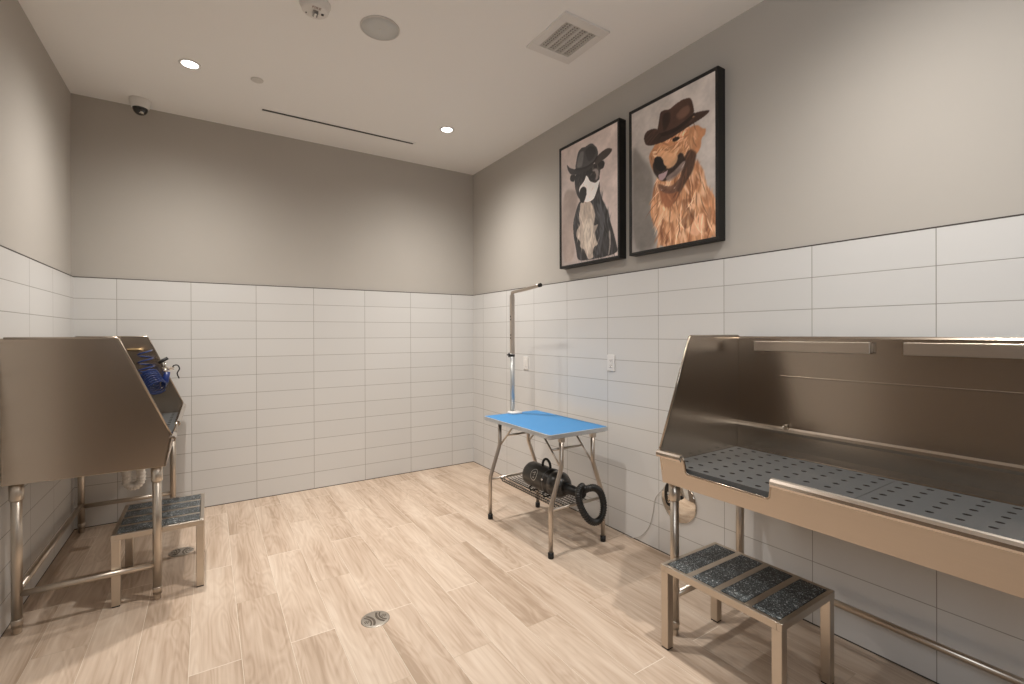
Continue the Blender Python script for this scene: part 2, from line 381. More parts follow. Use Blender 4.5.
t = thing('exhaust_grille', 'square white exhaust grille in the ceiling beside the right wall', 'air vent', (-.664, -2.452, CE))
mb = MB(); W2, W1 = .168, .113; H2, H1 = .192, .130
for (a, b, c, d) in ((-W2, W2, H1, H2), (-W2, W2, -H2, -H1), (-W2, -W1, -H1, H1), (W1, W2, -H1, H1)): mb.box(a, b, c, d, -.012, 0)
mb.build('frame', M['white'], t, bev=.002)
MB().box(-W1, W1, -H1, H1, -.002, 0).build('backing', M['vent_dark'], t)
mb = MB()
for i in range(12): xx = -W1 + (i + .5) * 2 * W1 / 12; mb.box(xx - .0022, xx + .0022, -H1, H1, -.010, -.002)
for i in range(14): yy = -H1 + (i + .5) * 2 * H1 / 14; mb.box(-W1, W1, yy - .0016, yy + .0016, -.0085, -.002)
mb.build('mesh_grid', M['white_dim'], t)
for k in (-1, 0, 1): MB().box(k * W1 * .5 - .003, k * W1 * .5 + .003, -H1, H1, -.0115, -.002).build('divider', M['white'], t)

# ------------------------------------------------------------ dog washing tub (local: x along the tub, front is -y)
L = 1.44
def make_tub(label):
    t = thing('dog_wash_tub', label, 'dog wash tub', group=None)
    S, V, TB = M['steel'], M['steel_v'], M['steel_tube']
    # back splash: a shell with a fold above the tub floor
    prof = [(0, .74), (-.055, .74), (-.034, .80), (-.030, .822), (-.028, .850), (-.026, .925), (-.0265, .938), (-.024, .950), (-.019, .960), (-.018, 1.405), (-.010, 1.416), (0, 1.416)]
    mb = MB().prism([(y, z) for y, z in prof], 'x', .006, L - .006)
    mb.build('backsplash', S, t, bev=.006, seg=3)
    MB().box(.235, L - .12, -.0215, -.017, 1.212, 1.219).build('backsplash_strip', S, t, bev=.0015)  # narrow raised strip along the backsplash
    for a, b in ((.115, .630), (.745, 1.30)):
        h = MB().box(a, b, -.050, -.044, 1.340, 1.392, .0025).box(a, a + .006, -.046, -.017, 1.346, 1.386).box(b - .006, b, -.046, -.017, 1.346, 1.386)
        h.box(a, b, -.048, -.030, 1.386, 1.392).build('accessory_rail', M['steel_a'], t, bev=.001, props={'label': 'low steel rail folded along the top of the backsplash'})
    # end panels
    pan = [(0, .722), (0, 1.418), (-.425, 1.418), (-.650, .884), (-.652, .868), (-.626, .722)]
    for x0 in (0, L - .010):
        e = MB().prism(pan, 'x', x0, x0 + .010).build('end_panel', V, t, bev=.002)
        edge = [(-.012, 1.418), (-.420, 1.418), (-.430, 1.412), (-.650, .886)]
        MB().tube([(x0 + .005, y, z) for y, z in edge], .0065, 10).build('hem', S, e)
    # front apron with the walk-in notch
    def ap(x, z):     # apron plane leans inward towards the bottom
        return (x, -.652 + (.872 - z) * .17, z)
    n0, n1, n2, n3 = .128, .142, .515, .532
    top = [(n0, .872)] + [(n0 + .006, .855), (n1 - .004, .806), (n1 + .004, .797)] + [(n2 - .010, .795), (n2, .803), (n3 - .006, .858), (n3, .872)]
    outl = [(.0, .725), (L, .725), (L, .872)] + top[::-1] + [(.0, .872)]
    mb = MB(); A = [mb.bm.verts.new(ap(*p)) for p in outl]; B = [mb.bm.verts.new((lambda q: (q[0], q[1] + .010, q[2]))(ap(*p))) for p in outl]
    n = len(outl); mb._f(A); mb._f(B[::-1])
    for i in range(n): mb._f([A[i], B[i], B[(i+1) % n], A[(i+1) % n]])
    fr = mb.build('front_apron', M['steel_a'], t)
    for a, b in ((-.004, n0 + .002), (n3 - .002, L + .004)):
        mb = MB(); q = [(.002, .874), (-.004, .882), (-.014, .885), (-.024, .882), (-.031, .873), (-.032, .862), (-.027, .853), (-.020, .850), (-.018, .856), (-.020, .866), (-.012, .872)]
        mb.prism([(-.640 + y, z) for y, z in q], 'x', a, b).build('rolled_rim', M['steel_rim'], t, smooth=False, bev=.002, seg=3)
    MB().tube([(x, y - .001 + .004, z) for x, y, z in (ap(*p) for p in top)], .0052, 8).build('notch_edge', S, fr)
    # basin: sloping pan below the deck
    mb = MB().prism([(-.004, .724), (-.600, .724), (-.606, .735), (-.58, .745), (-.05, .745), (-.004, .735)], 'x', .008, L - .008)
    mb.build('basin', S, t)
    # perforated standing floor, two lift-out panels
    def grate(x0, x1):
        m_ = MB(); px, py = .0765, .0738; yf, yb = -.628, -.040; zt, zb, r = .818, .806, .0102
        nx = max(1, round((x1 - x0) / px)); sx = (x1 - x0) / nx; ny = 8; sy = (yb - yf) / ny
        G = [[m_.bm.verts.new((x0 + i * sx, yf + j * sy, zt)) for j in range(ny + 1)] for i in range(nx + 1)]
        for i in range(nx):
            for j in range(ny):
                cx, cy = x0 + (i + .5) * sx, yf + (j + .5) * sy
                ring = [m_.bm.verts.new((cx + r * 1.25 * math.cos(PI / 4 + k * PI / 6), cy + r * math.sin(PI / 4 + k * PI / 6), zt)) for k in range(12)]
                low = [m_.bm.verts.new((v.co.x, v.co.y, zb)) for v in ring]
                cor = [G[i+1][j+1], G[i][j+1], G[i][j], G[i+1][j]]
                for s in range(4):
                    m_._f([cor[s], cor[(s+1) % 4], ring[(3*s+3) % 12], ring[(3*s+2) % 12], ring[(3*s+1) % 12], ring[3*s]])
                m_.mi = 1
                for s in range(12): m_._f([ring[s], ring[(s+1) % 12], low[(s+1) % 12], low[s]])
                m_._f(low); m_.mi = 0
        border = [G[i][0] for i in range(nx + 1)]
        lo = [m_.bm.verts.new((v.co.x, v.co.y, zb - .012)) for v in border]
        for i in range(nx): m_._f([border[i], border[i+1], lo[i+1], lo[i]])
        for col in (G[0], G[nx]):
            lo2 = [m_.bm.verts.new((v.co.x, v.co.y, zb - .012)) for v in col]
            for j in range(ny): m_._f([col[j], col[j+1], lo2[j+1], lo2[j]])
        return m_.build('standing_grate', [M['grate'], M['drainhole']], t, props={'label': 'slate grey tub floor panel perforated with round holes'})
    grate(.012, L * .5 - .001); grate(L * .5 + .001, L - .012)
    # legs with sockets and bullet feet
    for x in (.035, L - .035):
        for y in (-.045, -.585):
            lg = MB().tube([(x, y, .03), (x, y, .725)], .0205, 18).build('leg', TB, t)
            MB().lathe([(.024, .640), (.0265, .644), (.0265, .722), (.001, .7225)], c=(x, y, 0), n=24).build('socket', TB, lg)
            MB().lathe([(.014, 0), (.0165, .003), (.0175, .03), (.0225, .055), (.0225, .068), (.0205, .07)], c=(x, y, 0), n=24).build('bullet_foot', TB, lg)
        MB().tube([(x, -.045, .188), (x, -.585, .188)], .0155, 14).build('side_rail', TB, t)
    MB().tube([(.035, -.045, .200), (L - .035, -.045, .200)], .0155, 14).build('rear_rail', TB, t)
    # small hook on the back panel
    h = MB().box(.258, .276, -.034, -.024, .950, .975, .002); h.tube([(.267, -.034, .968), (.267, -.052, .962), (.267, -.056, .972)], .003, 8)
    h.build('tether_hook', M['chrome'], t, props={'label': 'small shiny tether hook'})
    return t
tubL = make_tub('stainless steel dog wash tub against the left wall with a blue sprayer hose inside')
tubR = copy_tree(tubL)
tubL.location = (-RW + .010, -1.5, 0); tubL.rotation_euler = (0, 0, PI / 2)
tubR.location = (-.045, -3.160, 0); tubR.rotation_euler = (0, 0, -PI / 2)
tubR['label'] = 'long stainless steel dog wash tub on the right showing its perforated grey floor'
# corrugated drain trap under the left tub (local coordinates)
pts = smooth_path([(1.0, -.40, .722), (1.0, -.41, .60), (1.0, -.425, .48), (1.0, -.42, .41), (1.0, -.385, .385), (1.0, -.35, .41), (1.0, -.345, .48), (1.0, -.30, .56), (1.0, -.12, .60), (1.0, -.0, .60)], 10)
mb = MB(); rad = [.024 + (.006 if i % 3 == 0 else 0) for i in range(len(pts))]
mb.tube(pts, .02, 14, radii=rad).build('drain_trap', M['pipe'], tubL, props={'label': 'white corrugated drain trap'})

# ------------------------------------------------------------ blue sprayer on the left tub
sp_ = thing('coiled_hose_sprayer', 'blue coiled hose with blue spray gun hanging inside the left dog wash tub', 'sprayer', (-2.80, -.20, .83))
def W(x, y, z): return (x + 2.80, y + .20, z - .83)
hel = []
def coil(p0, p1, r0, r1, turns, n=22):
    p0, p1 = Vector(W(*p0)), Vector(W(*p1)); d = (p1 - p0).normalized(); a1 = d.cross(Vector((0, 0, 1)) if abs(d.z) < .8 else Vector((0, 1, 0))).normalized(); a2 = d.cross(a1)
    for i in range(int(turns * n)):
        f = i / (turns * n); q = 2 * PI * i / n
        hel.append(p0.lerp(p1, f) + (a1 * math.cos(q) + a2 * math.sin(q)) * (r0 + (r1 - r0) * f))
coil((-2.895, -.16, 1.312), (-2.880, -.17, 1.135), .042, .052, 3.0)
coil((-2.872, -.160, 1.135), (-2.806, -.275, 1.032), .057, .059, 7.5)
MB().tube(hel, .0060, 8).build('coiled_hose', M['blue_hose'], sp_)
MB().tube([W(-3.0, -.17, 1.322), W(-2.93, -.17, 1.323), W(-2.90, -.17, 1.318)], .010, 12).build('brass_coupling', M['brass'], sp_, props={'label': 'brass hose coupling'})
mb = MB().tube([W(-2.775, -.20, 1.040), W(-2.765, -.20, 1.08), W(-2.755, -.20, 1.150)], .018, 14, radii=[.018, .0215, .021]).build('spray_grip', M['blue_grip'], sp_)
MB().tube([W(-2.767, -.20, 1.14), W(-2.763, -.20, 1.175)], .015, 14, radii=[.020, .017]).tube([W(-2.785, -.20, 1.172), W(-2.710, -.20, 1.176)], .011, 14, radii=[.016, .012]).build('spray_head', M['chrome'], sp_, props={'label': 'chrome spray head'})
MB().tube([W(-2.765, -.20, 1.175), W(-2.768, -.20, 1.225)], .006, 8).build('valve_stem', M['chrome'], sp_)
MB().tube([W(-2.806, -.20, 1.218), W(-2.79, -.20, 1.230), W(-2.750, -.20, 1.256)], .009, 10, radii=[.011, .014, .012]).build('spray_nozzle', M['black'], sp_, props={'label': 'black rubber nozzle tip'})
MB().tube(smooth_path([W(-2.722, -.20, 1.172), W(-2.715, -.20, 1.195), W(-2.690, -.20, 1.198), W(-2.678, -.20, 1.170), W(-2.692, -.20, 1.135), W(-2.680, -.20, 1.095)], 6), .0045, 8).build('trigger_hook', M['black'], sp_, props={'label': 'black curved trigger'})
MB().tube([W(-2.785, -.20, 1.035), W(-2.787, -.20, 1.015)], .010, 12, radii=[.012, .009]).build('hose_nut', M['chrome'], sp_)
MB().tube(smooth_path([W(-2.787, -.20, 1.02), W(-2.80, -.21, 1.0), W(-2.812, -.25, 1.0), W(-2.82, -.272, 1.005)], 4), .0052, 8).build('hose_tail', M['blue_hose'], sp_)
MB().box(*[c for c in (.0, .03, .005, .015, .20, .26)]).build('wall_clip', M['chrome'], sp_)

# ------------------------------------------------------------ step stools
def make_stool(label):
    """local: long side along y (0..SL), short side along x (0..SW)"""
    SL, SW, SH = .542, .410, .380
    t = thing('step_stool', label, 'step stool')
    S = M['steel_tube']
    mb = MB(); b = .020
    mb.box(0, SW, 0, b, SH - .030, SH).box(0, SW, SL - b, SL, SH - .030, SH).box(0, b, b, SL - b, SH - .030, SH).box(SW - b, SW, b, SL - b, SH - .030, SH)
    mb.box(b, SW - b, b, SL - b, SH - .012, SH - .004)
    fr = mb.build('top_frame', S, t, bev=.0025)
    n = 4; gap = .026; pl = (SL - 2 * b - (n - 1) * gap) / n
    for i in range(n):
        y0 = b + i * (pl + gap)
        MB().box(b + .002, SW - b - .002, y0 + .002, y0 + pl - .002, SH - .006, SH + .0006).build('grip_strip', M['grit'], t, props={'label': 'black sparkling anti-slip strip'})
        if i < n - 1: MB().box(b, SW - b, y0 + pl, y0 + pl + gap, SH - .010, SH + .0002).build('cross_slat', S, t)
    for x in (0, SW - .040):
        for y in (0, SL - .040):
            lg = MB().box(x + .001, x + .039, y + .001, y + .039, .006, SH - .029).build('leg', S, t, bev=.003)
            MB().box(x + .003, x + .037, y + .003, y + .037, 0, .007).build('rubber_foot', M['black'], lg)
    return t
stL = make_stool('steel step stool with black grip strips standing partly under the left tub')
stR = copy_tree(stL); stR['label'] = 'steel step stool with black grip strips in front of the long right tub'
stL.location = (-2.924, -1.448, 0)
stR.location = (-.756, -3.216 - .542, 0)

# ------------------------------------------------------------ grooming table
gt = thing('grooming_table', 'folding dog grooming table with a blue top and bent steel legs', 'grooming table', (-.4325, -1.875, 0))
def G(x, y, z): return (x + .4325, y + 1.875, z)
X0, X1, Y0, Y1 = -.690, -.175, -2.300, -1.450
def rrect(x0, x1, y0, y1, r, n=6):
    P = []
    for cx, cy, a in ((x1 - r, y1 - r, 0), (x0 + r, y1 - r, PI / 2), (x0 + r, y0 + r, PI), (x1 - r, y0 + r, 1.5 * PI)):
        for i in range(n + 1): P.append((cx + r * math.cos(a + PI / 2 * i / n), cy + r * math.sin(a + PI / 2 * i / n)))
    return P
off = lambda P: [(x + .4325, y + 1.875) for x, y in P]
MB().prism(off(rrect(X0 + .006, X1 - .006, Y0 + .006, Y1 - .006, .02)), 'z', .772, .7915).build('table_top', M['blue_top'], gt, bev=.0015, props={'label': 'blue ribbed rubber surface'})
mb = MB(); o_, i_ = off(rrect(X0, X1, Y0, Y1, .024)), off(rrect(X0 + .0065, X1 - .0065, Y0 + .0065, Y1 - .0065, .0185)); n = len(o_)
vs = [[mb.bm.verts.new((x, y, z)) for x, y in P] for P, z in ((o_, .764), (o_, .7900), (i_, .7915), (i_, .764))]
for k in range(4):
    a, b = vs[k], vs[(k+1) % 4]
    for j in range(n): mb._f([a[j], a[(j+1) % n], b[(j+1) % n], b[j]])
mb.build('edge_band', M['alu'], gt, props={'label': 'pale ribbed metal edging'})
MB().prism(off(rrect(X0 + .010, X1 - .010, Y0 + .010, Y1 - .010, .018)), 'z', .760, .772).build('underside_board', M['black_metal'], gt)
for y, s in ((-1.505, 1), (-2.270, -1)):
    for fx, ux in ((-.660, -.572), (-.207, -.300)):
        P = [(ux, y - s * .0, .762), (ux, y, .575), (ux - (ux - fx) * .08, y, .545), (fx + (ux - fx) * .10, y, .345), (fx, y, .310), (fx, y, .03)]
        lg = MB().tube([G(*p) for p in P], .0148, 14).build('leg', M['tube'], gt)
        MB().lathe([(.0175, 0), (.0190, .003), (.0190, .036), (.0150, .038)], c=G(fx, y, 0), n=20).build('rubber_foot', M['black'], lg)
        MB().box(*[v for v in (ux + .4325 - .018, ux + .4325 + .018, y + 1.875 - .016, y + 1.875 + .016, .730, .762)]).build('hinge_bracket', M['tube'], lg, bev=.003)
        # fold brace from the leg up to the table
        MB().tube([G(ux, y + s * -.012, .565), G(ux, y - s * .21, .752)], .0065, 10).tube([G(ux - .010, y, .565), G(ux + .010, y, .565)], .009, 10).build('fold_brace', M['tube'], gt)
    MB().tube([G(-.572, y - s * .105, .655), G(-.300, y - s * .105, .655)], .0075, 10).build('brace_bar', M['tube'], gt)
    MB().tube([G(-.648, y, .305), G(-.219, y, .305)], .0095, 12).build('cross_bar', M['tube'], gt)
mb = MB()
for x in (-.565, -.300): mb.tube([G(x, -1.515, .300), G(x, -1.530, .285), G(x, -2.245, .285), G(x, -2.260, .300)], .0042, 8)
mb.tube([G(-.572, -1.515, .300), G(-.580, -1.530, .312), G(-.580, -2.245, .312), G(-.572, -2.262, .300)], .0042, 8)
for i in range(1, 9): x = -.565 + i * .265 / 9; mb.tube([G(x, -1.505, .298), G(x, -1.53, .289), G(x, -2.245, .289), G(x, -2.27, .298)], .0026, 6)
for i in range(1, 30): y = -1.53 - i * .715 / 30; mb.tube([G(-.580, y, .312), G(-.567, y, .283), G(-.298, y, .283)], .0018, 6)
mb.build('wire_shelf', M['black_metal'], gt, props={'label': 'dark wire shelf between the legs'})

GB = MB   # arm parts are written about the foot of the pole and moved there
ARM0 = len(COL.objects)
ga = gt
def H(x, y, z): return (x + .395, y + 1.442, z - .7915)
MB().prism([(x + .395, y + 1.442) for x, y in rrect(-.455, -.345, -1.530, -1.436, .03)], 'z', .0, .014).build('clamp_plate', M['white'], ga, bev=.004, props={'label': 'white clamp plate on the table top'})
MB().box(-.025, .025, -.012, .026, -.055, .0).tube([H(-.395, -1.475, .750), H(-.395, -1.475, .705)], .007, 10).build('clamp_body', M['black_metal'], ga)
MB().lathe([(.010, 0), (.022, .004), (.022, .016), (.010, .020)], c=H(-.395, -1.475, .690), n=10).build('clamp_knob', M['black'], ga)
mb = MB().tube([H(-.395, -1.442, .79), H(-.395, -1.442, 1.27)], .0185, 18).build('lower_pole', mat('pale_pole', (.55, .57, .57), .35, .6), ga, props={'label': 'pale round lower pole'})
up = MB().box(-.0150, .0150, -.0150, .0150, .47, .958).build('upper_pole', M['tube'], ga, bev=.002)
MB().lathe([(.019, 0), (.0205, .002), (.0205, .016), (.016, .020)], c=(0, 0, .455), n=20).build('collar', M['black'], ga)
kb = MB().tube([(-.012, 0, .47), (-.035, -.004, .47)], .007, 10)
for a in range(3): kb.tube([(-.034, -.004, .47), (-.040, .018 * math.cos(a * 2.1) - .004, .47 + .018 * math.sin(a * 2.1))], .006, 10)
kb.build('height_knob', M['black'], ga)
for z in (.60, .625, .75, .775): MB().box(-.0160, .0160, -.0055, .0055, z, z + .012).build('pin_hole', M['black'], up)
MB().tube(smooth_path([(0, 0, .945), (0, -.002, .966), (0, -.022, .978), (0, -.20, .988), (0, -.375, 1.002)], 6), .0130, 14).build('cross_arm', M['tube'], ga)
MB().tube([(0, -.370, 1.002), (0, -.392, 1.003)], .0150, 14).build('end_cap', M['black'], ga)
for o in list(COL.objects)[ARM0:]:
    if o.parent == gt: o.location = (-.412 + .4325, -1.442 + 1.875, .7915)

# ------------------------------------------------------------ dryer on the wire shelf
dr = thing('pet_dryer', 'black canister pet dryer with a corrugated hose lying on the table\'s wire shelf', 'pet dryer', (-.462, -1.965, .291))
AX, AZ = -.462, .392
def D(x, y, z): return (x + .462, y + 1.93, z - .291)
MB().lathe([(.060, 0), (.078, .003), (.086, .012), (.088, .03), (.088, .235), (.086, .245)][::1], c=D(AX, -1.735, AZ), axis='y', n=40).build('canister', M['canister'], dr, props={'label': 'dark grey metal canister'})
for o in [dr.children[-1]]: pass
body = [c for c in COL.objects if c.parent == dr][0]
for v in body.data.vertices: v.co.y = 2 * (1.93 - 1.735) - v.co.y     # the canister runs towards the photographer
mb = MB().lathe([(.086, 0), (.090, -.006), (.090, -.035), (.084, -.040), (.084, -.060), (.090, -.066), (.088, -.110), (.070, -.145), (.048, -.165), (.036, -.172)], c=D(AX, -1.978, AZ), axis='y', n=40)
mb.build('motor_housing', M['black_metal'], dr)
MB().tube([D(AX, -2.145, AZ - .004), D(AX + .004, -2.20, AZ - .004), D(AX + .008, -2.315, AZ)], .03, 20, radii=[.036, .034, .025]).build('outlet_nozzle', M['black'], dr)
MB().tube([D(AX, -1.885, AZ + .085)] + [D(AX, -1.93 + .045 * math.cos(a), AZ + .095 + .048 * math.sin(a)) for a in [i * PI / 12 for i in range(13)]] + [D(AX, -1.975, AZ + .085)], .009, 12).build('handle', M['black'], dr)
for y in (-1.83, -1.99):
    MB().tube([D(AX + .055, y, AZ - .068), D(AX + .062, y, AZ - .088)] + [D(AX + .062, y, .298), D(AX + .045, y, .2945), D(AX - .045, y, .2945), D(AX - .070, y, .298), D(AX - .078, y, .325), D(AX - .060, y, AZ - .062)], .0055, 10).build('foot_loop', M['black'], dr)
MB().tube([D(AX - .080, -1.995, AZ + .028), D(AX - .093, -1.995, AZ + .031)], .007, 12).build('power_switch', M['chrome'], dr)
# round printed emblem on the canister side: ring and a slanted stroke mark, wrapped on the cylinder
mb = MB()
def onc(du, dv, h=.0008):      # du along the body (towards the photographer), dv around it
    a = PI - .42 + (-dv / .088); return D(AX + (.088 + h) * math.cos(a), -1.885 - du, AZ + (.088 + h) * math.sin(a))
def stroke(p, w):
    p = [Vector((*q, 0)) for q in p]
    for a, b in zip(p, p[1:]):
        d = (b - a).normalized(); nn = Vector((-d.y, d.x, 0)) * w / 2
        mb._f([mb.bm.verts.new(onc(*(q[:2]))) for q in (a + nn, b + nn, b - nn, a - nn)])
stroke([(.034 * math.cos(i * PI / 16), .040 * math.sin(i * PI / 16)) for i in range(33)], .0045)
stroke([(-.016, .012), (-.004, -.022), (.006, -.022), (.004, .004), (.014, .004)], .0045)
stroke([(-.012, .012), (.004, .012), (.000, .024), (.012, .014)], .0045)
mb.build('emblem', M['print'], dr, props={'label': 'pale round emblem printed on the canister'})
hp = smooth_path([D(-.454, -2.260, .392), D(-.450, -2.31, .415), D(-.452, -2.355, .440), D(-.400, -2.36, .436), D(-.352, -2.36, .400), D(-.325, -2.36, .340), D(-.322, -2.36, .275), D(-.348, -2.36, .225), D(-.392, -2.358, .212), D(-.440, -2.352, .235), D(-.482, -2.345, .290), D(-.508, -2.340, .350), D(-.515, -2.335, .405), D(-.495, -2.328, .440), D(-.46, -2.320, .450)], 16)
rad = [.0205 + .0035 * math.sin(i * 1.6) for i in range(len(hp))]
MB().tube(hp, .02, 14, radii=rad).build('corrugated_hose', M['black'], dr, props={'label': 'black corrugated hose hanging in a loop'})

# ------------------------------------------------------------ floor drains
def drain(x, y, label, rz=0):
    t = thing('floor_drain', label, 'floor drain', (x, y, 0), rz)
    MB().lathe([(.070, -.001), (.070, .0012), (.066, .0022), (.001, .0022)], n=48).build('grate', M['drainsteel'], t)
    mb = MB(); z0, z1 = .0021, .0027
    def slot(c, r0, r1, a0, a1, n=10):
        P = [(c[0] + r1 * math.cos(a0 + (a1 - a0) * i / n), c[1] + r1 * math.sin(a0 + (a1 - a0) * i / n)) for i in range(n + 1)]
        P += [(c[0] + r0 * math.cos(a1 + (a0 - a1) * i / n), c[1] + r0 * math.sin(a1 + (a0 - a1) * i / n)) for i in range(n + 1)]
        mb.prism(P, 'z', z0, z1)
    for s in (-1, 1):
        c = (s * .045, 0)
        for r0, r1, k in ((.0, .0035, 1), (.0070, .0125, 6)):
            for i in range(k): a = 2 * PI * i / k; slot(c, max(r0, .0002), r1, a + .12, a + 2 * PI / k - (.30 if k > 1 else 0), 5)
        m0 = PI if s > 0 else 0
        slot((s * .080, 0), .0500, .0580, m0 - .80, m0 + .80, 14); slot((s * .080, 0), .0630, .0750, m0 - .72, m0 + .72, 14)
    mb.build('slots', M['drainslot'], t, props={'kind': 'stuff', 'label': 'dark drain openings in curved rows'})
    return t
drain(-1.790, -2.295, 'round metal floor drain in the open middle of the plank floor', math.radians(8))
drain(-2.645, -.86, 'round metal floor drain in the shade beneath the left step stool', math.radians(-10))

# ------------------------------------------------------------ wall fittings
def plate(kind, x, y, z, label, cat):
    t = thing(kind, label, cat, (x, y, z))
    MB().box(-.007, 0, -.037, .037, -.060, .060).build('cover_plate', M['white'], t, bev=.003)
    return t
t = plate('light_switch', -.0001, -1.043, 1.160, 'white rocker wall switch on the tiles, the plate nearer the back corner', 'switch')
MB().box(-.0095, -.005, -.017, .017, -.034, .034).build('rocker', M['white'], t, bev=.002)
t = plate('power_outlet', -.0001, -2.148, 1.216, 'white double power outlet on the tiles, above the right end of the blue table', 'power outlet')
r_ = MB().box(-.0092, -.005, -.017, .017, -.034, .034).build('receptacle', M['white'], t, bev=.002)
for z in (.018, -.018):
    mb = MB()
    for y in (-.006, .006): mb.box(-.0098, -.0088, y - .001, y + .001, z - .004, z + .005)
    mb.box(-.0098, -.0088, -.002, .002, z - .011, z - .007); mb.build('socket', M['drainhole'], r_)
t = thing('chrome_wall_plate', 'large round polished chrome plate on the wall behind the right tub\'s front leg', 'wall plate', (-.001, -2.735, .370))
MB().lathe([(.131, 0), (.131, -.004), (.125, -.010), (.060, -.020), (.001, -.023)], axis='x', n=56).build('dish', M['chrome'], t)
MB().tube([(-.015, .055, -.01), (-.030, .055, .0)], .012, 14, radii=[.018, .012]).tube([(-.028, .055, .0), (-.032, .055, .055)], .006, 10).build('valve_handle', M['chrome'], t)
MB().tube([(-.014, -.035, .040), (-.030, -.035, .040)], .012, 14).build('fixing_knob', M['black'], t)
MB().prism([(.06 + .034 * math.cos(i * PI / 12), .035 + .075 * math.sin(i * PI / 12)) for i in range(24)], 'x', -.024, -.012).build('black_oval', M['black'], t, bev=.002, props={'label': 'black oval on the plate'})  # flat black oval on the left side of the dish
cp = smooth_path([(-.010, -2.62, .42), (-.006, -2.555, .34), (-.006, -2.535, .24), (-.006, -2.50, .13), (-.006, -2.43, .045), (-.010, -2.36, .008), (-.02, -2.30, .005)], 8)
tag(MB().tube(cp, .0022, 8).build('wall_line', mat('grey_line', (.42, .39, .36), .5)), 'thin grey cord curving down the tiles to the floor left of the chrome plate', 'line')  # thin grey tube drawn as a curved line on the tiles
